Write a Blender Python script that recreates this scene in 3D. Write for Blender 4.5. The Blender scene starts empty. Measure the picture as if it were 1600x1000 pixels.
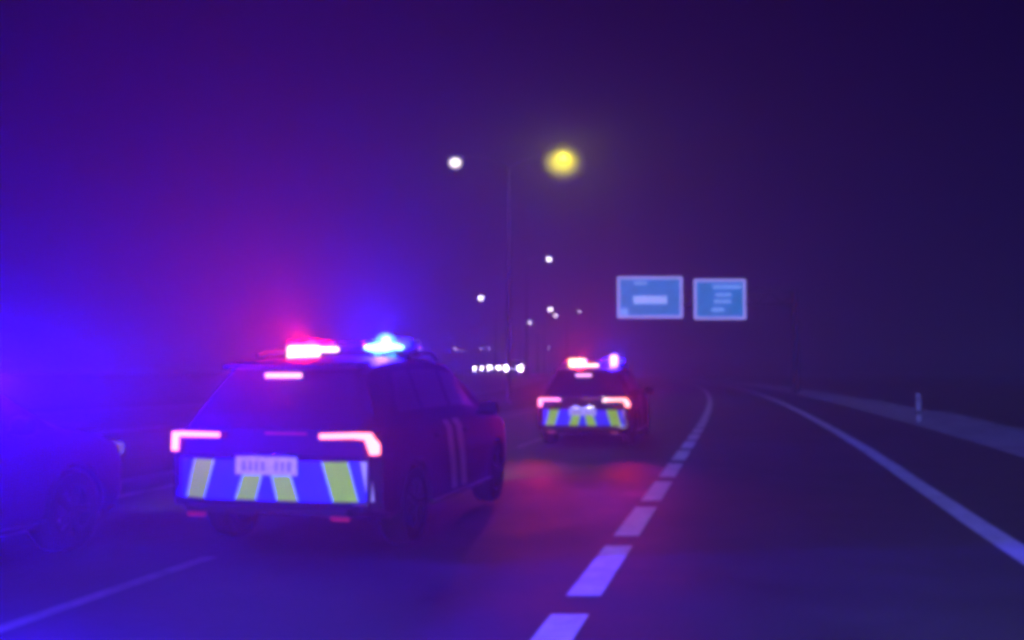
import bpy, bmesh, math, random
from mathutils import Vector, Matrix
random.seed(7)
S = bpy.context.scene
COL = S.collection
R = math.radians

# ------------------------------------------------------------------ camera
F = 1500.0            # focal length in photo pixels (photo is 1600 x 1000)
HOR = 582.0           # row of the level horizon
CH = 1.5              # camera height
cam_d = bpy.data.cameras.new('camera')
cam = bpy.data.objects.new('camera', cam_d)
COL.objects.link(cam)
cam_d.sensor_fit = 'HORIZONTAL'
cam_d.sensor_width = 36.0
cam_d.lens = 36.0 * F / 1600.0
cam_d.clip_start = 0.05
cam_d.clip_end = 3000.0
cam.location = (0, 0, CH)
cam.rotation_euler = (R(90) + math.atan((HOR - 500.0) / F), 0, 0)
S.camera = cam

# ------------------------------------------------------------------ world, moonlight, exposure
SUN_EL, SUN_AZ = R(32), R(-14)       # low, from behind and to the left of the camera
w = bpy.data.worlds.new('World')
S.world = w
w.use_nodes = True
nt = w.node_tree
nt.nodes.clear()
sky = nt.nodes.new('ShaderNodeTexSky')
sky.sky_type = 'NISHITA'
sky.sun_disc = False
sky.sun_elevation = SUN_EL
sky.sun_rotation = math.pi + SUN_AZ
tint = nt.nodes.new('ShaderNodeMix')
tint.data_type = 'RGBA'
tint.blend_type = 'MULTIPLY'
tint.inputs['Factor'].default_value = 1.0
tint.inputs['B'].default_value = (0.04, 0.05, 1.0, 1)
bg = nt.nodes.new('ShaderNodeBackground')
bg.inputs['Strength'].default_value = 0.0029
out = nt.nodes.new('ShaderNodeOutputWorld')
nt.links.new(sky.outputs[0], tint.inputs['A'])
nt.links.new(tint.outputs['Result'], bg.inputs['Color'])
nt.links.new(bg.outputs[0], out.inputs['Surface'])

sun_d = bpy.data.lights.new('moonlight', 'SUN')
sun_d.energy = 3.0
sun_d.angle = R(6)
sun_d.color = (0.07, 0.10, 0.80)
sun = bpy.data.objects.new('moonlight', sun_d)
COL.objects.link(sun)
sd = Vector((-math.sin(-SUN_AZ) * math.cos(SUN_EL), -math.cos(SUN_AZ) * math.cos(SUN_EL), math.sin(SUN_EL)))
sun.rotation_euler = sd.to_track_quat('Z', 'Y').to_euler()
sun.location = (-6, -12, 9)

S.view_settings.view_transform = 'Standard'
S.view_settings.look = 'None'
S.view_settings.exposure = -0.2
S.view_settings.gamma = 1.0
S.render.engine = 'CYCLES'
cy = S.cycles
cy.use_denoising = True
cy.max_bounces = 5
cy.volume_bounces = 0
cy.sample_clamp_indirect = 4.0
cy.pixel_filter_type = 'BLACKMAN_HARRIS'
cy.filter_width = 5.5

# ------------------------------------------------------------------ helpers
def sstep(t):
    t = max(0.0, min(1.0, t))
    return t * t * (3 - 2 * t)

def dev(d):
    e = max(0.0, d - 15.0)
    if e < 200:
        return 5.2e-4 * e * e
    return 5.2e-4 * 200 * 200 + 2 * 5.2e-4 * 200 * (e - 200)

def slope(d):
    return (0.24 - 2 * 5.2e-4 * min(200.0, max(0.0, d - 15.0)))

def zl(lat, d):
    """terrain height: level road, a shallow ditch on the right, the other carriageway on a low bank"""
    z = 0.06 * sstep((d - 9) / 10.0)
    z += 1.25 * sstep((d - 45) / 65.0) * sstep((-lat - 9.0) / 5.5)
    if lat > 7.0:
        z -= 1.1 * sstep((lat - 7.0) / 3.5)
        z += 0.9 * sstep((lat - 14.0) / 12.0)
    return z

def P(lat, d, h=0.0):
    return Vector((lat + 0.24 * d - dev(d), d, zl(lat, d) + h))

def px(x, y, d):
    """world point seen at photo pixel (x, y) at distance d along the view"""
    return Vector(((x - 800.0) / F * d, d, CH - (y - HOR) / F * d))

def mat(name, build):
    m = bpy.data.materials.new(name)
    m.use_nodes = True
    build(m, m.node_tree, m.node_tree.nodes['Principled BSDF'])
    return m

def plain(name, col, rough=0.5, metal=0.0, coat=0.0, noise=0.12, scale=12.0, spec=0.5):
    def b(m, t, p):
        p.inputs['Roughness'].default_value = rough
        p.inputs['Metallic'].default_value = metal
        p.inputs['Coat Weight'].default_value = coat
        p.inputs['Specular IOR Level'].default_value = spec
        tc = t.nodes.new('ShaderNodeTexCoord')
        n = t.nodes.new('ShaderNodeTexNoise')
        n.inputs['Scale'].default_value = scale
        n.inputs['Detail'].default_value = 5
        r = t.nodes.new('ShaderNodeValToRGB')
        r.color_ramp.elements[0].position = 0.3
        r.color_ramp.elements[1].position = 0.7
        r.color_ramp.elements[0].color = tuple(c * (1 - noise) for c in col) + (1,)
        r.color_ramp.elements[1].color = tuple(min(1, c * (1 + noise)) for c in col) + (1,)
        t.links.new(tc.outputs['Object'], n.inputs['Vector'])
        t.links.new(n.outputs['Fac'], r.inputs['Fac'])
        t.links.new(r.outputs['Color'], p.inputs['Base Color'])
    return mat(name, b)

def glow(name, col, strength, base=(0.02, 0.02, 0.02)):
    def b(m, t, p):
        p.inputs['Base Color'].default_value = base + (1,)
        p.inputs['Roughness'].default_value = 0.25
        p.inputs['Emission Color'].default_value = col + (1,)
        p.inputs['Emission Strength'].default_value = strength
        m.cycles.emission_sampling = 'NONE'
    return mat(name, b)

def halo_globe(name, col, strength):
    # lamp globe whose emission fades towards the rim, imitating a soft halo
    def b(m, t, p):
        p.inputs['Base Color'].default_value = (0.02, 0.02, 0.01, 1)
        p.inputs['Emission Color'].default_value = col + (1,)
        lw = t.nodes.new('ShaderNodeLayerWeight')
        lw.inputs['Blend'].default_value = 0.5
        last = lw.outputs['Facing']
        for op, v in (('SUBTRACT', 1.0), ('ABSOLUTE', 0), ('POWER', 5.0), ('MULTIPLY', strength)):
            n = t.nodes.new('ShaderNodeMath')
            n.operation = op
            n.inputs[1].default_value = v
            t.links.new(last, n.inputs[0])
            last = n.outputs[0]
        t.links.new(last, p.inputs['Emission Strength'])
        p.inputs['Roughness'].default_value = 0.8
        m.cycles.emission_sampling = 'NONE'
    return mat(name, b)

def ground_mat(name, cols, scale, rough, bump, spec=0.4, patch=0.0, fine=1.0):
    def b(m, t, p):
        tc = t.nodes.new('ShaderNodeTexCoord')
        n = t.nodes.new('ShaderNodeTexNoise')
        n.inputs['Scale'].default_value = scale
        n.inputs['Detail'].default_value = 8
        n.inputs['Roughness'].default_value = 0.7
        r = t.nodes.new('ShaderNodeValToRGB')
        r.color_ramp.elements[0].position = 0.34
        r.color_ramp.elements[1].position = 0.68
        r.color_ramp.elements[0].color = cols[0] + (1,)
        r.color_ramp.elements[1].color = cols[1] + (1,)
        n2 = t.nodes.new('ShaderNodeTexNoise')
        n2.inputs['Scale'].default_value = scale * 28 * fine
        n2.inputs['Detail'].default_value = 3
        bp = t.nodes.new('ShaderNodeBump')
        bp.inputs['Strength'].default_value = bump
        bp.inputs['Distance'].default_value = 0.02
        rr = t.nodes.new('ShaderNodeMapRange')
        rr.inputs['From Min'].default_value = 0.3
        rr.inputs['From Max'].default_value = 0.7
        rr.inputs['To Min'].default_value = rough - patch
        rr.inputs['To Max'].default_value = rough + patch
        t.links.new(tc.outputs['Object'], n.inputs['Vector'])
        t.links.new(tc.outputs['Object'], n2.inputs['Vector'])
        t.links.new(n.outputs['Fac'], r.inputs['Fac'])
        t.links.new(n.outputs['Fac'], rr.inputs['Value'])
        t.links.new(rr.outputs['Result'], p.inputs['Roughness'])
        t.links.new(r.outputs['Color'], p.inputs['Base Color'])
        t.links.new(n2.outputs['Fac'], bp.inputs['Height'])
        t.links.new(bp.outputs['Normal'], p.inputs['Normal'])
        p.inputs['Specular IOR Level'].default_value = spec
    return mat(name, b)

M = {}
M['asphalt'] = ground_mat('asphalt', ((0.013, 0.012, 0.022), (0.034, 0.030, 0.046)), 0.9, 0.66, 0.35, 0.35, 0.1)
M['verge'] = ground_mat('verge', ((0.20, 0.20, 0.18), (0.42, 0.40, 0.36)), 1.3, 0.9, 0.8, 0.2)
M['grass'] = ground_mat('land_grass', ((0.018, 0.022, 0.010), (0.045, 0.05, 0.022)), 0.5, 0.95, 0.9, 0.1)
M['paint'] = ground_mat('road_paint', ((0.50, 0.50, 0.47), (0.85, 0.85, 0.83)), 3.5, 0.6, 0.25, 0.4)
M['worn_paint'] = ground_mat('worn_road_paint', ((0.05, 0.05, 0.05), (0.22, 0.22, 0.21)), 1.8, 0.6, 0.25, 0.4)
M['body'] = plain('car_paint', (0.007, 0.004, 0.018), 0.6, 0.0, 0.0, 0.1, 3, 0.08)
M['dark_body'] = plain('dark_car_paint', (0.012, 0.012, 0.015), 0.5, 0.0, 0.0, 0.1, 3, 0.2)
M['plastic'] = plain('black_plastic', (0.006, 0.006, 0.008), 0.7, 0, 0, 0.2, 20, 0.15)
M['glass'] = plain('dark_glass', (0.006, 0.005, 0.012), 0.35, 0, 0, 0.1, 2, 0.12)
M['rubber'] = plain('tyre_rubber', (0.006, 0.006, 0.006), 0.95, 0, 0, 0.2, 30, 0.05)
M['rim'] = plain('rim_metal', (0.009, 0.009, 0.011), 0.8, 0.0, 0, 0.1, 8, 0.04)
M['yellow'] = plain('yellow_livery_film', (0.46, 0.97, 0.0), 0.6, 0, 0, 0.08, 5, 0.05)
M['blue'] = plain('blue_livery_film', (0.03, 0.06, 0.85), 0.6, 0, 0, 0.08, 5, 0.05)
M['white'] = plain('white_livery_film', (0.6, 0.6, 0.6), 0.5, 0, 0, 0.08, 5)
M['grey_film'] = plain('grey_livery_film', (0.10, 0.10, 0.09), 0.5, 0, 0, 0.3, 5)
M['plate'] = plain('number_plate_white', (0.62, 0.62, 0.62), 0.5, 0, 0, 0.15, 26)
M['plate_ink'] = plain('plate_ink', (0.25, 0.25, 0.27), 0.6, 0, 0, 0.15, 26)
M['chrome'] = plain('bright_trim', (0.6, 0.6, 0.62), 0.2, 1.0, 0, 0.05, 8)
M['red_refl'] = plain('red_reflector', (0.6, 0.02, 0.03), 0.3, 0, 0.4, 0.1, 20)
M['red_shell'] = plain('red_lamp_shell', (0.12, 0.006, 0.008), 0.2, 0, 0.5, 0.1, 20)
M['steel'] = plain('weathered_steel', (0.02, 0.02, 0.022), 0.7, 0.0, 0, 0.2, 4)
M['dark_steel'] = plain('dark_steel', (0.022, 0.022, 0.024), 0.7, 0.0, 0, 0.2, 4)
def added_glow_sheet(name, col, em, st):  # emission added so the retroreflective signs look bright; they have no lamps inside
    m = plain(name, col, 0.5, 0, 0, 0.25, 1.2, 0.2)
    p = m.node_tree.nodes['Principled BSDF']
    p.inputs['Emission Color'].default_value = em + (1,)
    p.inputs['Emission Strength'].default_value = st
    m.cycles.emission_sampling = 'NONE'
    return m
M['sign_blue'] = added_glow_sheet('sign_blue_added_glow', (0.05, 0.30, 0.55), (0.02, 0.27, 0.56), 0.72)
M['sign_white'] = added_glow_sheet('sign_white_added_glow', (0.8, 0.8, 0.85), (0.42, 0.55, 1.0), 1.0)
M['sign_pale'] = added_glow_sheet('sign_lettering_added_glow', (0.5, 0.6, 0.8), (0.22, 0.45, 1.0), 0.95)
M['sign_edge'] = added_glow_sheet('sign_border_added_glow', (0.7, 0.7, 0.8), (0.42, 0.36, 0.85), 1.1)
M['post'] = plain('post_white', (0.45, 0.45, 0.44), 0.5, 0, 0, 0.1, 10)
M['post_black'] = plain('post_black', (0.015, 0.015, 0.015), 0.6, 0, 0, 0.1, 10)

M['tail_on'] = glow('lit_tail_lamp', (1.0, 0.20, 0.22), 5.5)
M['tail_dim'] = glow('dim_tail_strip', (1.0, 0.03, 0.10), 0.35)
M['brake_on'] = glow('lit_brake_light', (1.0, 0.42, 0.62), 3.0)
M['red_led'] = glow('lit_red_beacon', (1.0, 0.62, 0.42), 4.5)
M['red_lens'] = glow('red_beacon_lens', (1.0, 0.02, 0.08), 0.35, (0.25, 0.01, 0.01))
M['blue_led'] = glow('lit_blue_beacon', (0.30, 0.85, 1.0), 4.5)
M['blue_lens'] = glow('blue_beacon_lens', (0.09, 0.60, 1.0), 1.4, (0.01, 0.03, 0.25))
M['unlit_blue'] = plain('unlit_blue_lens', (0.02, 0.04, 0.3), 0.2, 0, 0.4, 0.1, 20)
M['head_on'] = glow('lit_headlight', (0.98, 0.86, 1.0), 70.0)
M['head_near'] = glow('lit_near_headlight', (0.95, 0.9, 1.0), 0.1)
M['lamp_yellow'] = halo_globe('lit_yellow_lamp', (1.0, 0.88, 0.04), 1.7)
M['lamp_white'] = halo_globe('lit_white_lamp', (1.0, 0.86, 0.90), 5.0)
M['lamp_far'] = glow('lit_far_lamp', (0.90, 0.80, 1.0), 14.0)

def link(name, me, material, parent=None):
    o = bpy.data.objects.new(name, me)
    COL.objects.link(o)
    if material is not None:
        for mm in (material if isinstance(material, (list, tuple)) else [material]):
            me.materials.append(mm)
    if parent is not None:
        o.parent = parent
    return o

def build(name, bm, material, parent=None, smooth=False, angle=None):
    bmesh.ops.recalc_face_normals(bm, faces=bm.faces[:])
    me = bpy.data.meshes.new(name)
    bm.to_mesh(me)
    bm.free()
    if smooth:
        for p in me.polygons:
            p.use_smooth = True
        if angle is not None:
            me.set_sharp_from_angle(angle=angle)
    return link(name, me, material, parent)

def add_box(bm, c, s, bev=0.0, rot=None, taper=None):
    m = Matrix.Translation(c)
    if rot is not None:
        m = m @ rot
    g = bmesh.ops.create_cube(bm, size=1.0)
    vs = g['verts']
    for v in vs:
        v.co = Vector((v.co.x * s[0], v.co.y * s[1], v.co.z * s[2]))
    if bev > 0:
        es = list({e for v in vs for e in v.link_edges})
        r = bmesh.ops.bevel(bm, geom=es, offset=bev, segments=3, affect='EDGES', profile=0.5)
        vs = list({v for f in r['faces'] for v in f.verts} | {v for v in vs if v.is_valid})
    bmesh.ops.transform(bm, matrix=m, verts=vs)
    return vs

def add_tube(bm, pts, rads, n=12, cap=True):
    rings = []
    for i, p in enumerate(pts):
        p = Vector(p)
        a = Vector(pts[max(0, i - 1)])
        b = Vector(pts[min(len(pts) - 1, i + 1)])
        t = (b - a).normalized()
        q = t.to_track_quat('Z', 'Y')
        rings.append([bm.verts.new(p + q @ Vector((math.cos(2 * math.pi * k / n) * rads[i], math.sin(2 * math.pi * k / n) * rads[i], 0))) for k in range(n)])
    for i in range(len(rings) - 1):
        for k in range(n):
            bm.faces.new((rings[i][k], rings[i][(k + 1) % n], rings[i + 1][(k + 1) % n], rings[i + 1][k]))
    if cap:
        bm.faces.new(rings[0][::-1])
        bm.faces.new(rings[-1])

def add_prism(bm, poly, y0, y1, mi=0):
    """poly = list of (x, z); extruded from y0 to y1"""
    a = [bm.verts.new((x, y0, z)) for x, z in poly]
    b = [bm.verts.new((x, y1, z)) for x, z in poly]
    fs = [bm.faces.new(a), bm.faces.new(b[::-1])]
    n = len(poly)
    for i in range(n):
        fs.append(bm.faces.new((a[i], a[(i + 1) % n], b[(i + 1) % n], b[i])))
    for f in fs:
        f.material_index = mi

def tag(o, label, cat, group=None):
    o['label'] = label
    o['category'] = cat
    if group:
        o['group'] = group
    return o

def root(name, loc, rz, label, cat, group=None):
    o = bpy.data.objects.new(name, None)
    o.empty_display_size = 0.3
    COL.objects.link(o)
    o.location = loc
    o.rotation_euler = (0, 0, rz)
    return tag(o, label, cat, group)

def structure(o):
    o['kind'] = 'structure'
    return o

def lamp(name, loc, col, power, parent=None, radius=0.05, spot=None, rot=None, flat=None):
    d = bpy.data.lights.new(name, 'SPOT' if spot else 'POINT')
    d.color = col
    d.energy = power
    d.shadow_soft_size = radius
    if spot:
        d.spot_size = spot
        d.spot_blend = 1.0
    if flat:
        # a beacon's ring lens throws most of its light level: strength falls off with elevation
        d.use_nodes = True
        t = d.node_tree
        em = t.nodes['Emission']
        tc = t.nodes.new('ShaderNodeTexCoord')
        sx = t.nodes.new('ShaderNodeSeparateXYZ')
        t.links.new(tc.outputs['Normal'], sx.inputs[0])
        ops = (('DIVIDE', flat), ('POWER', 4.0), ('ADD', 1.0))
        last = sx.outputs['Z']
        ab = t.nodes.new('ShaderNodeMath')
        ab.operation = 'ABSOLUTE'
        t.links.new(last, ab.inputs[0])
        last = ab.outputs[0]
        for op, v in ops:
            n = t.nodes.new('ShaderNodeMath')
            n.operation = op
            n.inputs[1].default_value = v
            t.links.new(last, n.inputs[0])
            last = n.outputs[0]
        n = t.nodes.new('ShaderNodeMath')
        n.operation = 'DIVIDE'
        n.inputs[0].default_value = 1.0
        t.links.new(last, n.inputs[1])
        t.links.new(n.outputs[0], em.inputs['Strength'])
    o = bpy.data.objects.new(name, d)
    COL.objects.link(o)
    o.location = loc
    if rot:
        o.rotation_euler = rot
    if parent is not None:
        o.parent = parent
    return o

# ------------------------------------------------------------------ ground, roads, markings
DS = []
d = -22.0
while d < 735:
    DS.append(d)
    d += 2.0 if d < 60 else (5.0 if d < 160 else 16.0)
DS.append(735.0)

def strip(name, lat0, lat1, dz, material, d0=-22.0, d1=735.0, n=1, jag0=0.0, jag1=0.0):
    bm = bmesh.new()
    ds = [d0] + [q for q in DS if d0 < q < d1] + [d1]
    rows = []
    for q in ds:
        j0 = random.uniform(-jag0, jag0)
        j1 = random.uniform(-jag1, jag1)
        row = []
        for k in range(n + 1):
            la = (lat0 + j0) + ((lat1 + j1) - (lat0 + j0)) * k / n
            row.append(bm.verts.new(P(la, q, dz)))
        rows.append(row)
    for a, b in zip(rows, rows[1:]):
        for k in range(n):
            bm.faces.new((a[k], a[k + 1], b[k + 1], b[k]))
    return structure(build(name, bm, material, None, True))

def land():
    bm = bmesh.new()
    lats = [-430, -250, -150, -90, -60, -40, -30, -26, -22, -18, -15, -14, -13, -12, -11, -10, -9, -8, -4, 0, 4, 5.5,
            6.3, 6.7, 7.2, 7.8, 8.5, 9.2, 9.8, 11, 14, 17, 20, 23, 26, 40, 70, 120, 200, 330]
    rows = [[bm.verts.new(P(la, q, -0.012 if -9 < la < 7 else -0.012)) for la in lats] for q in DS]
    for a, b in zip(rows, rows[1:]):
        for k in range(len(lats) - 1):
            bm.faces.new((a[k], a[k + 1], b[k + 1], b[k]))
    return structure(build('ground', bm, M['grass'], None, True))

land()
strip('road', -8.6, 4.75, 0.0, M['asphalt'], n=6)
strip('oncoming_road', -25.0, -14.6, 0.02, M['asphalt'], n=4)

def verge():
    """pale gravel shoulder beside the asphalt with an uneven outer edge"""
    bm = bmesh.new()
    rows = []
    dd = -20.0
    while dd < 240:
        w0 = 4.75
        w1 = 7.25 + 0.22 * math.sin(dd * 0.45) + random.uniform(-0.22, 0.22)
        row = []
        for k, f in enumerate((0, 0.25, 0.5, 0.8, 1.0)):
            h = (0.006, 0.05, 0.085, 0.10, 0.03)[k] + (random.uniform(-0.02, 0.03) if k else 0)
            row.append(bm.verts.new(P(w0 + (w1 - w0) * f, dd, h)))
        rows.append(row)
        dd += 0.7 if dd < 60 else 4.0
    for a, b in zip(rows, rows[1:]):
        for k in range(4):
            bm.faces.new((a[k], a[k + 1], b[k + 1], b[k]))
    return structure(build('gravel_verge', bm, M['verge'], None, True))
verge()

def dashes(name, lat, width, starts, dz, material, wob=0.0):
    bm = bmesh.new()
    for a, b in starts:
        n = max(1, int((b - a) / 1.0))
        prev = None
        for i in range(n + 1):
            q = a + (b - a) * i / n
            o = random.uniform(-wob, wob)
            r = (bm.verts.new(P(lat - width / 2 + o, q, dz)), bm.verts.new(P(lat + width / 2 + o, q, dz)))
            if prev:
                bm.faces.new((prev[0], prev[1], r[1], r[0]))
            prev = r
    return structure(build(name, bm, material))

# thick short dashes between the through lane and the exit lane
PER, ON, D0 = 2.36, 1.86, 4.18
dashes('dashed_road_marking', -1.09, 0.235, [(D0 + PER * i, D0 + PER * i + ON) for i in range(90)], 0.004, M['paint'])
dashes('road_edge_line', 2.30, 0.25, [(-20, 7.4), (7.46, 16.6), (16.62, 230)], 0.004, M['paint'], 0.006)
dashes('lane_road_marking', -4.35, 0.13, [(1.5, 4.0)] + [(5.1 + 13.5 * i, 7.9 + 13.5 * i) for i in range(14)], 0.004, M['worn_paint'], 0.01)
dashes('median_edge_line', -7.5, 0.16, [(-20, 24), (26.5, 200)], 0.004, M['worn_paint'], 0.01)
dashes('oncoming_edge_line', -15.2, 0.2, [(-20, 300)], 0.024, M['worn_paint'])

# ------------------------------------------------------------------ car body surface
def pchip(xs, ys, x):
    if x <= xs[0]:
        return ys[0]
    if x >= xs[-1]:
        return ys[-1]
    for i in range(len(xs) - 1):
        if xs[i] <= x <= xs[i + 1]:
            break
    h = xs[i + 1] - xs[i]
    t = (x - xs[i]) / h
    def sl(k):
        if k <= 0 or k >= len(xs) - 1:
            return 0.0 if (k > 0) else (ys[1] - ys[0]) / (xs[1] - xs[0])
        a = (ys[k] - ys[k - 1]) / (xs[k] - xs[k - 1])
        b = (ys[k + 1] - ys[k]) / (xs[k + 1] - xs[k])
        return 0.0 if a * b <= 0 else 2 * a * b / (a + b)
    m0, m1 = sl(i) * h, sl(i + 1) * h
    return ((2 * t**3 - 3 * t * t + 1) * ys[i] + (t**3 - 2 * t * t + t) * m0 + (-2 * t**3 + 3 * t * t) * ys[i + 1] + (t**3 - t * t) * m1)

LEN = 4.62
Y_TOP = [0.0, 0.06, 0.16, 0.42, 0.62, 1.1, 1.9, 2.5, 2.8, 3.45, 3.6, 4.1, 4.4, 4.55, 4.62]
Z_TOP = [1.00, 1.06, 1.14, 1.48, 1.555, 1.60, 1.615, 1.58, 1.50, 1.10, 1.05, 0.98, 0.88, 0.76, 0.62]
Y_W = [0.0, 0.12, 0.4, 1.2, 3.2, 4.0, 4.35, 4.55, 4.62]
W_W = [0.83, 0.89, 0.92, 0.935, 0.93, 0.91, 0.84, 0.70, 0.60]
Y_B = [0.0, 0.5, 1.0, 3.7, 4.3, 4.62]
Z_B = [0.34, 0.27, 0.24, 0.24, 0.26, 0.34]

def ring(y):
    top, wd, zb = pchip(Y_TOP, Z_TOP, y), pchip(Y_W, W_W, y), pchip(Y_B, Z_B, y)
    g = sstep((top - 1.04) / 0.5)
    belt = min(1.02, top - 0.06)
    wt = (wd - 0.07) * (1 - g) + (wd - 0.27) * g
    mid = zb + (belt - zb) * 0.55
    return [(0, zb), (wd - 0.10, zb), (wd - 0.02, zb + 0.06), (wd, zb + 0.14), (wd + 0.004, mid), (wd - 0.012, belt - 0.07), (wd - 0.035, belt),
            (wd - 0.05 + (wt - wd + 0.05) * 0.12, belt + (top - 0.05 - belt) * 0.1), (wt + 0.012, top - 0.075), (wt - 0.02, top - 0.03), (wt - 0.10, top - 0.004), (wt * 0.45, top + 0.014), (0, top + 0.018)]

def surf(y, t):
    r = ring(y)
    f = t * (len(r) - 1)
    i = min(len(r) - 2, int(f))
    f -= i
    return Vector((r[i][0] + (r[i + 1][0] - r[i][0]) * f, y, r[i][1] + (r[i + 1][1] - r[i][1]) * f))

def snorm(y, t):
    e = 1e-3
    a = surf(min(LEN, y + e), t) - surf(max(0, y - e), t)
    b = surf(y, min(1, t + e)) - surf(y, max(0, t - e))
    n = b.cross(a) if a.length and b.length else Vector((0, 0, 1))
    n = n.normalized()
    if n.dot(Vector((surf(y, t).x, 0, surf(y, t).z - 0.8))) < 0:
        n = -n
    return n

NR = 12.0
def patch(bm, corners, off, sx=1, ny=8, nt=4, thick=0.0):
    """a four-cornered patch of the body surface lifted by off; corners are (y, t) in loop order"""
    g = []
    for i in range(ny + 1):
        u = i / ny
        row = []
        for j in range(nt + 1):
            v = j / nt
            a = [corners[0][k] + (corners[1][k] - corners[0][k]) * u for k in (0, 1)]
            b = [corners[3][k] + (corners[2][k] - corners[3][k]) * u for k in (0, 1)]
            y, t = a[0] + (b[0] - a[0]) * v, a[1] + (b[1] - a[1]) * v
            p = surf(y, t) + snorm(y, t) * off
            row.append(bm.verts.new((p.x * sx, p.y, p.z)))
        g.append(row)
    for i in range(ny):
        for j in range(nt):
            bm.faces.new((g[i][j], g[i + 1][j], g[i + 1][j + 1], g[i][j + 1]))

WHEELS = (0.86, 3.66)
def body_mesh():
    bm = bmesh.new()
    ys = []
    y = 0.0
    while y < LEN - 1e-4:
        ys.append(y)
        y += 0.03 if (y < 0.6 or y > 4.2) else 0.07
    ys.append(LEN)
    rows = []
    for y in ys:
        r = ring(y)
        pts = [(-x, z) for x, z in r[::-1][:-1]] + r[:-1][0:0]
        full = [(x, z) for x, z in r] + [(-x, z) for x, z in r[-2:0:-1]]
        rows.append([bm.verts.new((x, y, z)) for x, z in full])
    n = len(rows[0])
    for a, b in zip(rows, rows[1:]):
        for k in range(n):
            bm.faces.new((a[k], a[(k + 1) % n], b[(k + 1) % n], b[k]))
    bm.faces.new(rows[0])
    bm.faces.new(rows[-1][::-1])
    bmesh.ops.recalc_face_normals(bm, faces=bm.faces[:])
    me = bpy.data.meshes.new('body')
    bm.to_mesh(me)
    bm.free()
    # wheel wells
    cb = bmesh.new()
    for wy in WHEELS:
        for sx in (-1, 1):
            bmesh.ops.create_cone(cb, cap_ends=True, segments=36, radius1=0.385, radius2=0.385, depth=0.34,
                                  matrix=Matrix.Translation((sx * 0.86, wy, 0.345)) @ Matrix.Rotation(R(90), 4, 'Y'))
    cm = bpy.data.meshes.new('well')
    cb.to_mesh(cm)
    cb.free()
    a = bpy.data.objects.new('a', me)
    b = bpy.data.objects.new('b', cm)
    COL.objects.link(a)
    COL.objects.link(b)
    md = a.modifiers.new('cut', 'BOOLEAN')
    md.operation = 'DIFFERENCE'
    md.object = b
    md.solver = 'EXACT'
    dg = bpy.context.evaluated_depsgraph_get()
    res = bpy.data.meshes.new_from_object(a.evaluated_get(dg))
    bpy.data.objects.remove(a)
    bpy.data.objects.remove(b)
    for p in res.polygons:
        p.use_smooth = True
    res.set_sharp_from_angle(angle=R(32))
    res.materials.clear()
    res.name = 'body'
    return res

BODY = body_mesh()

def bumper_y(x):
    return -0.09 + 0.16 * (abs(x) / 0.92) ** 4

def sheet(bm, quads, off, nx=4):
    """flat film following the rear bumper's curve: quads of (xtl, xtr, xbl, xbr, zt, zb, material index)"""
    for xtl, xtr, xbl, xbr, zt, zb, mi in quads:
        for i in range(nx):
            u0, u1 = i / nx, (i + 1) / nx
            c = []
            for (u, top) in ((u0, 1), (u1, 1), (u1, 0), (u0, 0)):
                x = (xtl + (xtr - xtl) * u) if top else (xbl + (xbr - xbl) * u)
                c.append(bm.verts.new((x, bumper_y(x) - off, zt if top else zb)))
            f = bm.faces.new(c)
            f.material_index = mi

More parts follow.
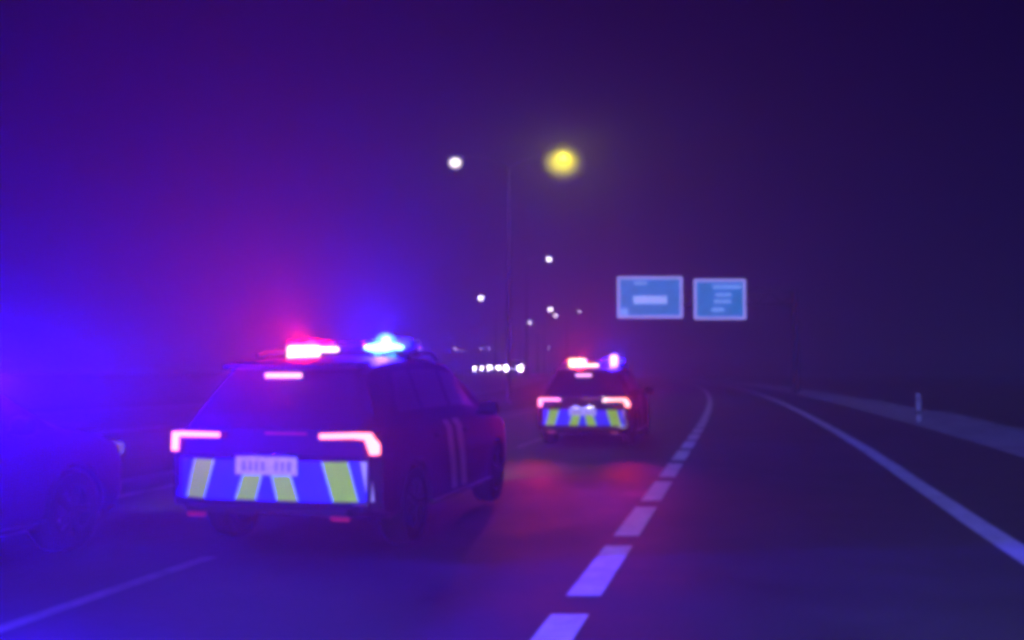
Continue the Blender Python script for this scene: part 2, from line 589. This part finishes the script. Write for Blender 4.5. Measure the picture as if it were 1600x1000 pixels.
def make_car(name, loc, rz, label, cat, group, police=True, paint='body', bar_lit='both'):
    t = root(name, loc, rz, label, cat, group)
    me = BODY.copy()
    link('body', me, M[paint], t)
    # rear bumper: curved solid with a lower lip
    bm = bmesh.new()
    xs = [-0.92 + 1.84 * i / 24 for i in range(25)]
    prof = [(0.03, 0.38), (0.0, 0.462), (0.0, 0.775), (0.03, 0.81), (0.22, 0.82), (0.22, 0.34)]
    rows = []
    for x in xs:
        rows.append([bm.verts.new((x, bumper_y(x) + py, z)) for py, z in prof])
    for a, b in zip(rows, rows[1:]):
        for k in range(len(prof)):
            bm.faces.new((a[k], b[k], b[(k + 1) % len(prof)], a[(k + 1) % len(prof)]))
    bm.faces.new(rows[0])
    bm.faces.new(rows[-1])
    rb = build('rear_bumper', bm, M[paint], t, True, R(35))
    bm = bmesh.new()
    add_box(bm, (0, -0.06, 0.385), (1.40, 0.10, 0.06), 0.015)
    build('bumper_lip', bm, M['plastic'], rb)
    for sx in (-1, 1):
        bm = bmesh.new()
        add_box(bm, (sx * 0.62, -0.075, 0.335), (0.16, 0.03, 0.035), 0.01)
        build('reflector', bm, M['red_refl'], rb)
    bm = bmesh.new()
    for sx in (-1, 1):
        add_box(bm, (sx * 0.72, -0.03, 0.415), (0.24, 0.04, 0.022), 0.008)
    # front bumper and grille
    bm.free()
    bm = bmesh.new()
    add_box(bm, (0, 4.53, 0.47), (1.36, 0.22, 0.30), 0.06)
    fb = build('front_bumper', bm, M['plastic'], t, True, R(35))
    bm = bmesh.new()
    for k in range(6):
        add_box(bm, (0, 4.585, 0.62 + 0.028 * k), (0.8 - 0.02 * k, 0.05, 0.012), 0.004)
    build('grille', bm, M['chrome'], t)
    # glass, lifted off the body
    def pane(nm, cs, sides, ny=8, nt=4):
        for sx in sides:
            b2 = bmesh.new()
            patch(b2, cs, 0.006, sx, ny, nt)
            build(nm, b2, M['glass'], t, True)
    s0, s1 = 7.15 / NR, 7.92 / NR
    pane('side_window', [(0.62, s0), (1.20, s0), (1.20, s1), (0.82, s1)], (-1, 1))
    pane('side_window', [(1.26, s0), (2.02, s0), (2.02, s1), (1.26, s1)], (-1, 1))
    pane('side_window', [(2.10, s0), (3.02, s0), (2.62, s1), (2.10, s1)], (-1, 1))
    def cross(nm, y0, y1, inset, off=0.006):
        b2 = bmesh.new()
        g = []
        for i in range(9):
            y = y0 + (y1 - y0) * i / 8
            row = []
            hw = ring(y)[10][0] - inset
            for j in range(13):
                x = -hw + 2 * hw * j / 12
                r = ring(y)
                z = r[10][1] + (r[12][1] - r[10][1]) * (1 - abs(x) / max(0.01, r[10][0]))
                row.append(b2.verts.new((x, y, z)))
            g.append(row)
        for i in range(8):
            for j in range(12):
                b2.faces.new((g[i][j], g[i][j + 1], g[i + 1][j + 1], g[i + 1][j]))
        bmesh.ops.recalc_face_normals(b2, faces=b2.faces[:])
        sgn = -1 if y0 < 1 else 1
        bmesh.ops.translate(b2, verts=b2.verts[:], vec=(0, 0.008 * sgn, 0.010))
        return build(nm, b2, M['glass'], t, True)
    cross('rear_window', 0.15, 0.42, 0.02)
    cross('windscreen', 2.78, 3.40, 0.0)
    bm = bmesh.new()
    add_box(bm, (0, 0.40, 1.535), (1.22, 0.30, 0.045), 0.018, Matrix.Rotation(R(8), 4, 'X'))
    sp = build('roof_spoiler', bm, M[paint], t, True, R(35))
    bm = bmesh.new()
    add_box(bm, (-0.03, 0.235, 1.445), (0.32, 0.03, 0.036), 0.008)
    build('brake_light', bm, M['brake_on'] if police else M['red_refl'], t)
    # mirrors, handles
    for sx in (-1, 1):
        bm = bmesh.new()
        add_box(bm, (sx * 1.02, 2.92, 1.09), (0.20, 0.12, 0.15), 0.045)
        add_box(bm, (sx * 0.92, 2.94, 1.04), (0.12, 0.05, 0.04), 0.012)
        build('door_mirror', bm, M[paint], t, True, R(40))
        for hy in (1.45, 2.35):
            bm = bmesh.new()
            add_box(bm, (sx * 0.932, hy, 0.90), (0.035, 0.20, 0.03), 0.012)
            build('door_handle', bm, M[paint], t)
        bm = bmesh.new()
        add_box(bm, (sx * 0.925, 2.26, 0.315), (0.05, 2.05, 0.03), 0.01)
        build('sill_trim', bm, M['chrome'], t)
        bm = bmesh.new()
        add_tube(bm, [(sx * 0.60, 0.85, 1.625), (sx * 0.62, 1.1, 1.66), (sx * 0.63, 2.1, 1.665), (sx * 0.60, 2.4, 1.61)], [0.015] * 4, 8)
        build('roof_rail', bm, M['plastic'], t)
    # wheels
    for wy in WHEELS:
        for sx in (-1, 1):
            bm = bmesh.new()
            prof = [(0.225, -0.10), (0.315, -0.112), (0.338, -0.08), (0.345, 0.0), (0.338, 0.08), (0.315, 0.112), (0.225, 0.10)]
            rings = []
            for k in range(40):
                a = 2 * math.pi * k / 40
                rings.append([bm.verts.new((sx * 0.805 + xx * sx, wy + math.cos(a) * rr, 0.345 + math.sin(a) * rr)) for rr, xx in prof])
            for k in range(40):
                q, r2 = rings[k], rings[(k + 1) % 40]
                for j in range(len(prof) - 1):
                    bm.faces.new((q[j], q[j + 1], r2[j + 1], r2[j]))
            wh = build('wheel', bm, M['rubber'], t, True, R(50))
            bm = bmesh.new()
            mt = Matrix.Translation((sx * 0.895, wy, 0.345)) @ Matrix.Rotation(R(90), 4, 'Y')
            for k in range(5):
                a = 2 * math.pi * k / 5
                add_box(bm, (sx * 0.897, wy + math.cos(a) * 0.12, 0.345 + math.sin(a) * 0.12), (0.03, 0.215, 0.06), 0.012, Matrix.Rotation(a, 4, 'X'))
            bmesh.ops.create_cone(bm, cap_ends=True, segments=24, radius1=0.055, radius2=0.05, depth=0.04, matrix=mt)
            nb = 32
            for k in range(nb):
                a0, a1 = 2 * math.pi * k / nb, 2 * math.pi * (k + 1) / nb
                q = []
                for rr, xo in ((0.228, 0.09), (0.205, 0.10), (0.20, 0.02)):
                    q.append([(sx * (0.805 + xo), wy + math.cos(aa) * rr, 0.345 + math.sin(aa) * rr) for aa in (a0, a1)])
                for u in range(2):
                    bm.faces.new([bm.verts.new(c) for c in (q[u][0], q[u][1], q[u + 1][1], q[u + 1][0])])
            build('rim', bm, M['rim'], wh)
    # tail lamps: dark red shell with a lit bent strip on it
    for sx in (-1, 1):
        bm = bmesh.new()
        add_prism(bm, [(sx * 0.40, 0.94), (sx * 0.40, 0.995), (sx * 0.83, 1.005), (sx * 0.885, 0.985), (sx * 0.90, 0.81), (sx * 0.80, 0.82), (sx * 0.77, 0.93)], -0.02, 0.10)
        sh = build('tail_lamp', bm, M['red_shell'], t)
        bm = bmesh.new()
        if sx < 0:
            add_prism(bm, [(-0.46, 0.952), (-0.46, 0.982), (-0.80, 0.988), (-0.88, 0.985), (-0.885, 0.835), (-0.832, 0.835), (-0.828, 0.952)], -0.034, 0.0)
        else:
            add_prism(bm, [(0.42, 0.948), (0.42, 0.985), (0.74, 0.998), (0.85, 0.998), (0.915, 0.905), (0.915, 0.835), (0.845, 0.83), (0.80, 0.948), (0.70, 0.956)], -0.034, 0.0)
        build('light_strip', bm, M['tail_on'] if police else M['tail_dim'], sh)
    if police:
        bm = bmesh.new()
        add_box(bm, (0.12, -0.012, 0.985), (0.36, 0.02, 0.012), 0.003)
        build('tail_light_strip', bm, M['tail_dim'], t)
        # livery film across the bumper
        zt, zb = 0.773, 0.465
        def sl(xt, xb):
            return xt, xb
        edges = [(-0.80, -0.86, None), (-0.67, -0.75, 1), (-0.46, -0.555, 0), (-0.175, -0.275, 1), (-0.006, -0.09, 0),
                 (0.006, 0.09, 1), (0.175, 0.275, 0), (0.46, 0.555, 1), (0.67, 0.75, 0), (0.76, 0.815, 1), (0.83, 0.86, 2)]
        quads = []
        for (a, b) in zip(edges, edges[1:]):
            quads.append((a[0], b[0], a[1], b[1], zt, zb, b[2]))
        bm = bmesh.new()
        sheet(bm, quads, 0.004)
        build('livery_stripes', bm, [M['yellow'], M['blue'], M['white']], t)
        bm = bmesh.new()
        for sx in (1,):
            add_box(bm, (sx * 0.77, -0.055, 0.45), (0.13, 0.02, 0.022), 0.006)
        build('bumper_trim', bm, M['chrome'], t)
        bm = bmesh.new()
        add_box(bm, (0, -0.101, 0.735), (0.53, 0.014, 0.142), 0.004)
        pl = build('number_plate', bm, M['plate'], t)
        xx = -0.21
        while xx < 0.21:
            wv = random.choice((0.034, 0.042))
            if not -0.03 < xx < 0.03:
                bm = bmesh.new()
                add_box(bm, (xx + wv / 2, -0.110, 0.732), (wv * 0.8, 0.005, 0.075), 0.002)
                build('plate_mark', bm, M['plate_ink'], pl)
            xx += wv + 0.018
        for sx in (-1, 1):
            bm = bmesh.new()
            add_box(bm, (sx * 0.13, -0.075, 0.822), (0.14, 0.06, 0.022), 0.007)
            build('plate_lamp', bm, M['chrome'], t)
        # slanted pale film strips on the rear flank
        for sx in (-1, 1):
            bm = bmesh.new()
            a, b = 2.7 / NR, 6.0 / NR
            patch(bm, [(1.62, b), (1.78, b), (2.02, a), (1.86, a)], 0.004, sx, 4, 10)
            patch(bm, [(1.92, b), (2.12, b), (2.36, a), (2.20, a)], 0.004, sx, 4, 10)
            build('door_livery', bm, M['grey_film'], t, True)
        # light bar
        bm = bmesh.new()
        add_box(bm, (0, 1.62, 1.652), (1.30, 0.30, 0.06), 0.02)
        for sx in (-1, 1):
            add_box(bm, (sx * 0.52, 1.62, 1.615), (0.06, 0.2, 0.06), 0.01)
        lb = build('light_bar', bm, M['plastic'], t, True, R(35))
        bm = bmesh.new()
        add_box(bm, (-0.40, 1.62, 1.735), (0.50, 0.27, 0.105), 0.03)
        build('red_lens', bm, M['red_lens'] if bar_lit else M['red_shell'], lb, True, R(40))
        bm = bmesh.new()
        add_box(bm, (0.40, 1.62, 1.735), (0.50, 0.27, 0.105), 0.03)
        build('blue_lens', bm, M['unlit_blue'], lb, True, R(40))
        bm = bmesh.new()
        add_box(bm, (0, 1.62, 1.73), (0.28, 0.24, 0.09), 0.02)
        build('bar_housing', bm, M['plastic'], lb, True, R(40))
        if bar_lit == 'near':
            bm = bmesh.new()
            add_box(bm, (-0.45, 1.478, 1.66), (0.34, 0.05, 0.135), 0.024)
            add_box(bm, (-0.22, 1.476, 1.69), (0.26, 0.04, 0.045), 0.018)
            build('red_beacon', bm, M['red_led'], lb, True, R(40))
            bm = bmesh.new()
            bmesh.ops.create_uvsphere(bm, u_segments=24, v_segments=14, radius=1.0, matrix=Matrix.Translation((0.38, 1.50, 1.70)) @ Matrix.Diagonal((0.13, 0.10, 0.14, 1)))
            build('blue_dome', bm, M['blue_lens'], lb, True)
            bm = bmesh.new()
            bmesh.ops.create_uvsphere(bm, u_segments=24, v_segments=14, radius=1.0, matrix=Matrix.Translation((0.40, 1.40, 1.703)) @ Matrix.Diagonal((0.20, 0.04, 0.042, 1)))
            build('blue_beacon', bm, M['blue_led'], lb, True)
        elif bar_lit == 'far':
            bm = bmesh.new()
            add_box(bm, (-0.36, 1.476, 1.70), (0.36, 0.05, 0.17), 0.024)
            add_box(bm, (-0.07, 1.44, 1.61), (0.34, 0.05, 0.13), 0.024)
            build('red_beacon', bm, M['red_led'], lb, True, R(40))
            bm = bmesh.new()
            add_box(bm, (0.42, 1.478, 1.745), (0.16, 0.05, 0.25), 0.024)
            build('blue_beacon', bm, M['brake_on'], lb, True, R(40))
    # headlights
    for sx in (-1, 1):
        bm = bmesh.new()
        add_box(bm, (sx * 0.64, 4.42, 0.80), (0.30 if police else 0.24, 0.22, 0.12 if police else 0.42), 0.035, Matrix.Rotation(R(-20 * sx), 4, 'Z'))
        build('headlight', bm, M['head_near'] if police else M['head_on'], t, True, R(40))
    return t

ang = lambda dd: -math.atan(slope(dd))
GP = 'police cars driving in convoy'
# nearest police car, ahead on the left
c1 = make_car('police_car', (-1.915, 7.72, 0.03), ang(8), 'large police car on the left, whole rear in view, red and blue roof lights lit', 'police car', GP, True, 'body', 'near')
lamp('red_beacon_light', (-0.42, 1.40, 1.80), (1.0, 0.008, 0.03), 90, c1, 0.05)
lamp('red_beacon_upward_light', (-0.42, 1.40, 1.84), (1.0, 0.008, 0.05), 200, c1, 0.05, R(74), (R(-162), 0, 0))
lamp('red_beacon_rear_light', (-0.42, 1.36, 1.76), (1.0, 0.01, 0.05), 1300, c1, 0.03, R(30), (R(-93), 0, R(19)))
lamp('blue_beacon_light', (0.42, 1.38, 1.80), (0.02, 0.008, 1.0), 900, c1, 0.05)
lamp('blue_beacon_rear_light', (0.42, 1.36, 1.76), (0.02, 0.008, 1.0), 1500, c1, 0.05, R(80), (R(-118), 0, 0))
lamp('brake_light_glow', (0, 0.18, 1.45), (1.0, 0.01, 0.08), 430, c1, 0.05, R(56), (R(-94), 0, R(18)))
for sx in (-1, 1):
    lamp('tail_light', (sx * 0.86, -0.08, 0.92), (1.0, 0.012, 0.03), 90, c1, 0.03, R(56), (R(-100), 0, R(18)))
lamp('headlight_beam', (0, 4.75, 0.75), (1.0, 0.95, 0.85), 600, c1, 0.1, R(70), (R(80), 0, 0))
# second police car, farther along the lane
c2 = make_car('police_car', px(911, HOR, 18.9) - Vector((0, 0, CH)), ang(19), 'smaller second police car farther ahead in the lane, brake lights glowing red', 'police car', GP, True, 'body', 'far')
lamp('red_beacon_light', (-0.30, 1.38, 1.80), (1.0, 0.008, 0.05), 190, c2, 0.05)
lamp('red_beacon_rear_light', (-0.30, 1.36, 1.76), (1.0, 0.008, 0.05), 520, c2, 0.04, R(34), (R(-99), 0, R(9)))
lamp('blue_beacon_light', (0.42, 1.38, 1.80), (0.03, 0.01, 1.0), 420, c2, 0.05)
for sx in (-1, 1):
    lamp('tail_light', (sx * 0.88, -0.10, 0.92), (1.0, 0.012, 0.04), 360, c2, 0.03, R(50), (R(-96), 0, R(9)))
lamp('headlight_beam', (0, 4.75, 0.75), (0.9, 0.85, 1.0), 250, c2, 0.1, R(70), (R(80), 0, 0))
# headlamps of the vehicle the picture is taken from
lamp('camera_car_headlight', (-0.6, 0.8, 0.72), (1.0, 0.96, 0.74), 820, None, 0.08, R(64), (R(91), 0, R(8)))
lamp('camera_car_headlight', (0.6, 0.8, 0.72), (0.92, 1.0, 0.95), 1250, None, 0.08, R(70), (R(91), 0, R(-24)))
# added blue fill lamps, out of view, to turn road and haze bluer
for sx in (-0.3, 0.3):
    lamp('added_blue_fill', (sx, 0.85, 0.75), (0.01, 0.02, 1.0), 800, None, 0.06, R(95), (R(88), 0, R(-12)))
# third car alongside on the left, mostly outside the frame, blue beacon on its mirror
c3 = make_car('police_car', (-5.42, 4.8, 0), ang(6), 'dark police car cut off by the left edge, only its front end in view', 'police car', GP, True, 'body', None)
bm = bmesh.new()
bmesh.ops.create_uvsphere(bm, u_segments=24, v_segments=14, radius=1.0, matrix=Matrix.Translation((0.90, 2.45, 1.36)) @ Matrix.Diagonal((0.06, 0.07, 0.12, 1)))
bcn = build('window_beacon', bm, M['blue_lens'], c3, True)
bm = bmesh.new()
add_tube(bm, [(0.80, 2.45, 1.22), (0.90, 2.45, 1.25)], [0.05, 0.06], 16)
build('beacon_base', bm, M['plastic'], bcn)
lamp('window_beacon_light', (1.02, 2.45, 1.42), (0.02, 0.001, 1.0), 6600, c3, 0.06, flat=0.36)
lamp('headlight_beam', (0, 4.75, 0.75), (0.9, 0.85, 1.0), 180, c3, 0.1, R(60), (R(80), 0, R(-6)))

# ------------------------------------------------------------------ oncoming traffic
GO = 'oncoming cars on the other carriageway'
for (x, d, lab) in ((814, 90, 'nearest oncoming car with big white headlights, just left of the second police car'),
                    (777, 142, 'middle oncoming car of three, dazzling white headlights on the other carriageway'),
                    (750, 172, 'farthest oncoming car, leftmost of the three pairs of white headlights')):
    q = px(x, HOR, d)
    lat = q.x - 0.24 * d + dev(d)
    a = ang(d) + math.pi
    o = make_car('oncoming_car', Vector((q.x, d, zl(lat, d) + 0.03)) + Vector((0, 4.6, 0)), a, lab, 'car', GO, False, 'dark_body')
    lamp('headlight_glow', (0, 4.9, 0.8), (0.9, 0.8, 1.0), 20, o, 0.1)

# ------------------------------------------------------------------ street lamps
def lamp_head(parent, base, tip, lens_mat, size, name='lamp_head', body=0.9):
    """a cobra head at the arm's end, glass underneath"""
    bm = bmesh.new()
    b, t2 = Vector(base), Vector(tip)
    dirv = (t2 - b).normalized()
    rot = dirv.to_track_quat('X', 'Z').to_matrix().to_4x4()
    add_box(bm, t2 + dirv * 0.3, (body, 0.34, 0.16), 0.06, rot)
    h = build(name, bm, M['steel'], parent, True, R(40))
    bm = bmesh.new()
    bmesh.ops.create_uvsphere(bm, u_segments=20, v_segments=12, radius=1.0,
                              matrix=Matrix.Translation(t2 + dirv * 0.3 - Vector((0, 0, 0.10 + min(0.22, size * 0.5)))) @ Matrix.Diagonal((size, size, size * 0.85, 1)))
    build('lamp_glass', bm, lens_mat, h, True)
    return h

GL = 'street lamps along the motorway'
# double-armed mast in the median
d0 = 47.0
q = px(795, HOR, d0)
lat = q.x - 0.24 * d0 + dev(d0)
zg = zl(lat, d0)
HL = CH + (HOR - 255) / F * d0
t = root('street_lamp', (q.x, d0, zg), 0, 'tall double-armed street lamp, big yellow glow on one arm, white light on the other', 'street lamp', GL)
H = HL - zg + 0.12
bm = bmesh.new()
add_tube(bm, [(0, 0, 0), (0, 0, 1.2), (0, 0, 1.21), (0, 0, H - 0.3)], [0.13, 0.13, 0.10, 0.06], 14)
build('pole', bm, M['steel'], t, True, R(40))
for sx, lens, size in ((-1, 'lamp_white', 0.42), (1, 'lamp_yellow', 1.15)):  # yellow globe oversized so its shape draws the wide soft glow
    bm = bmesh.new()
    add_tube(bm, [(0, 0, H - 0.4), (sx * 0.5, 0, H + 0.05), (sx * 1.3, 0, H + 0.26), (sx * 2.1, 0, H + 0.3)], [0.05, 0.045, 0.04, 0.035], 10)
    build('arm', bm, M['steel'], t, True)
    lamp_head(t, (sx * 2.1, 0, H + 0.3), (sx * 2.35, 0, H + 0.3), M[lens], size, body=(0.9 if sx < 0 else 0.6))
lamp('yellow_lamp_light', (2.65, -1.25, H), (1.0, 0.78, 0.02), 460, t, 0.12)
lamp('white_lamp_light', (-2.66, -0.3, H - 0.45), (1.0, 0.8, 0.85), 20, t, 0.2)

def single_lamp(x, y, d, Hgt, side, size, label, power=0):
    tip = px(x, y, d)
    bx = tip.x - side * 2.0
    lat = bx - 0.24 * d + dev(d)
    zg = zl(lat, d)
    t = root('street_lamp', (bx, d, zg), 0, label, 'street lamp', GL)
    H = tip.z - zg
    bm = bmesh.new()
    add_tube(bm, [(0, 0, 0), (0, 0, 1.2), (0, 0, 1.21), (0, 0, H - 0.2), (side * 0.5, 0, H + 0.12), (side * 1.5, 0, H + 0.2)],
             [0.12, 0.12, 0.09, 0.06, 0.05, 0.04], 10)
    build('pole', bm, M['steel'], t, True, R(40))
    lamp_head(t, (side * 1.4, 0, H + 0.2), (side * 1.7, 0, H + 0.2), M['lamp_far'], size)
    if power:
        lamp('lamp_light', (side * 2.0, -0.2, H - 0.3), (0.9, 0.8, 1.0), power * 0.1, t, 0.15)

for (x, y, side, size, lab, pw, Hh) in (
    (858, 405, 1, 0.14, 'white street lamp, a lone point between the yellow lamp and the second police car', 250, 11.5),
    (751, 465, -1, 0.26, 'bright white street lamp above the oncoming headlights, left of the second police car', 500, 11.5),
    (860, 483, 1, 0.27, 'hazy white street lamp over the second police car, upper of a close pair', 250, 11.5),
    (868, 493, 1, 0.21, 'fainter white street lamp over the second police car, lower of a close pair', 120, 11.5),
    (905, 487, 1, 0.11, 'tiny dim street lamp between the close pair of lamps and the blue signs', 0, 11.5),
    (797, 504, -1, 0.15, 'dim street lamp above the gap between oncoming headlights', 0, 11.5),
    (828, 504, 1, 0.24, 'small white street lamp above the nearest oncoming car', 0, 11.5)):
    d = (Hh - CH) * F / (HOR - y)
    single_lamp(x, y, d, Hh, side, size, lab, pw)
for (x, y, size, lab) in ((712, 545, 0.55, 'tiny far street lamp low on the skyline, leftmost of the row of dots'),
                          (724, 548, 0.4, 'tiny far street lamp just right of the leftmost skyline dot'),
                          (752, 545, 0.42, 'tiny far street lamp straight above the leftmost oncoming headlights'),
                          (764, 544, 0.35, 'tiny far street lamp above the gap left of the middle oncoming car'),
                          (857, 544, 0.35, 'tiny far street lamp low beside the red roof light of the second police car'),
                          (656, 545, 0.45, 'tiny far street lamp just right of the blue roof light of the nearest police car')):
    single_lamp(x, y, (11.0 - CH) * F / (HOR - y), 11, 1, size, lab)

# ------------------------------------------------------------------ overhead signs on a cantilever gantry
DG = 66.0
def sign(x0, y0, x1, y1, label, marks, dz=0.0):
    a, b = px(x0, y1, DG), px(x1, y0, DG)
    w_, h_ = b.x - a.x, b.z - a.z
    t = root('road_sign', ((a.x + b.x) / 2, DG, a.z), 0, label, 'road sign', 'blue motorway signs on the gantry')
    bm = bmesh.new()
    add_box(bm, (0, 0, h_ / 2), (w_, 0.06, h_), 0.012)
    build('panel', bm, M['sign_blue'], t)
    bm = bmesh.new()
    e = 0.16
    for (cx, cz, sx, sz) in ((0, e / 2, w_, e), (0, h_ - e / 2, w_, e), (-w_ / 2 + e / 2, h_ / 2, e, h_ - 2 * e), (w_ / 2 - e / 2, h_ / 2, e, h_ - 2 * e)):
        add_box(bm, (cx, -0.045, cz), (sx, 0.03, sz), 0.004)
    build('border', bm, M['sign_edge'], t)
    for (mx0, my0, mx1, my1, mm) in marks:
        p0, p1 = px(mx0, my1, DG), px(mx1, my0, DG)
        bm = bmesh.new()
        x = p0.x
        while x < p1.x - 0.05:
            ww = min(random.uniform(0.18, 0.42), p1.x - x)
            add_box(bm, (x + ww / 2 - (a.x + b.x) / 2, -0.045, (p0.z + p1.z) / 2 - a.z), (ww * 0.9, 0.02, (p1.z - p0.z) * random.uniform(0.85, 1)), 0.004)
            x += ww
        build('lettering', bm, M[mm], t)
    bm = bmesh.new()
    for u in (-0.3, 0.3):
        add_box(bm, (w_ * u, 0.10, h_ * 0.5), (0.10, 0.12, h_ * 0.95), 0.01)
    build('bracket', bm, M['dark_steel'], t)
    return t
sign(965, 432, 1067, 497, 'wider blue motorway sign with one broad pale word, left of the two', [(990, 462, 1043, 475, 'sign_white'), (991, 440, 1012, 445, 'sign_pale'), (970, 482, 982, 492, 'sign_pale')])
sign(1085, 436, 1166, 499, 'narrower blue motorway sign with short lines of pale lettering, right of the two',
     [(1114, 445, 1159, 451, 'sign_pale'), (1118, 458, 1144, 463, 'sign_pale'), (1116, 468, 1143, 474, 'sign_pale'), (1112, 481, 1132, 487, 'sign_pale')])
mast = px(1245, HOR, DG)
zg = zl(7.5, DG)
g = root('sign_gantry', (mast.x, DG + 0.35, -0.5), 0, 'dark steel cantilever gantry carrying both blue signs', 'gantry')
bm = bmesh.new()
zb = px(0, 465, DG).z + 0.5
add_tube(bm, [(0, 0, -0.3), (0, 0, zb + 0.7)], [0.22, 0.17], 16)
build('mast', bm, M['dark_steel'], g, True, R(40))
bm = bmesh.new()
x1 = px(970, 0, DG).x - mast.x
for hz in (-0.45, 0.45):
    add_box(bm, ((x1) / 2, 0, zb + hz), (abs(x1), 0.14, 0.14), 0.01)
n = 14
for k in range(n):
    xa, xb2 = x1 * k / n, x1 * (k + 1) / n
    za, zc = (-0.38, 0.38) if k % 2 else (0.38, -0.38)
    add_tube(bm, [(xa, 0, zb + za), (xb2, 0, zb + zc)], [0.035, 0.035], 6)
build('beam', bm, M['dark_steel'], g)

# ------------------------------------------------------------------ roadside delineator posts
def delineator(lat, d, label, h=0.82):
    t = root('delineator_post', P(lat, d, 0.02), ang(d), label, 'roadside post', 'white roadside posts')
    bm = bmesh.new()
    def slab(z0, z1):
        add_prism(bm, [(-0.06, z0), (0.06, z0), (0.06, z1), (-0.06, z1)], -0.035, 0.035)
    slab(-0.1, 0.22)
    slab(0.33, h)
    build('post_body', bm, M['post'], t)
    bm = bmesh.new()
    add_prism(bm, [(-0.062, 0.22), (0.062, 0.22), (0.062, 0.33), (-0.062, 0.33)], -0.037, 0.037)
    build('black_band', bm, M['post_black'], t)
    bm = bmesh.new()
    add_prism(bm, [(-0.03, h - 0.25), (0.03, h - 0.25), (0.03, h - 0.08), (-0.03, h - 0.08)], -0.042, -0.034)
    build('reflector', bm, M['chrome'], t)
delineator(5.1, 27.6, 'white delineator post with a dark band on the right verge')

# ------------------------------------------------------------------ night haze
bm = bmesh.new()
add_box(bm, (60, 355, 4.6), (1180, 790, 16.2))
hz = build('haze', bm, None)
hm = bpy.data.materials.new('night_haze')
hm.use_nodes = True
ht = hm.node_tree
ht.nodes.clear()
pv = ht.nodes.new('ShaderNodeVolumePrincipled')
pv.inputs['Color'].default_value = (0.9, 0.9, 0.92, 1)
pv.inputs['Density'].default_value = 0.0065
pv.inputs['Anisotropy'].default_value = 0.55
ho = ht.nodes.new('ShaderNodeOutputMaterial')
ht.links.new(pv.outputs[0], ho.inputs['Volume'])
hm.cycles.volume_sampling = 'MULTIPLE_IMPORTANCE'
hz.data.materials.append(hm)
hz['kind'] = 'stuff'
hz.visible_shadow = True
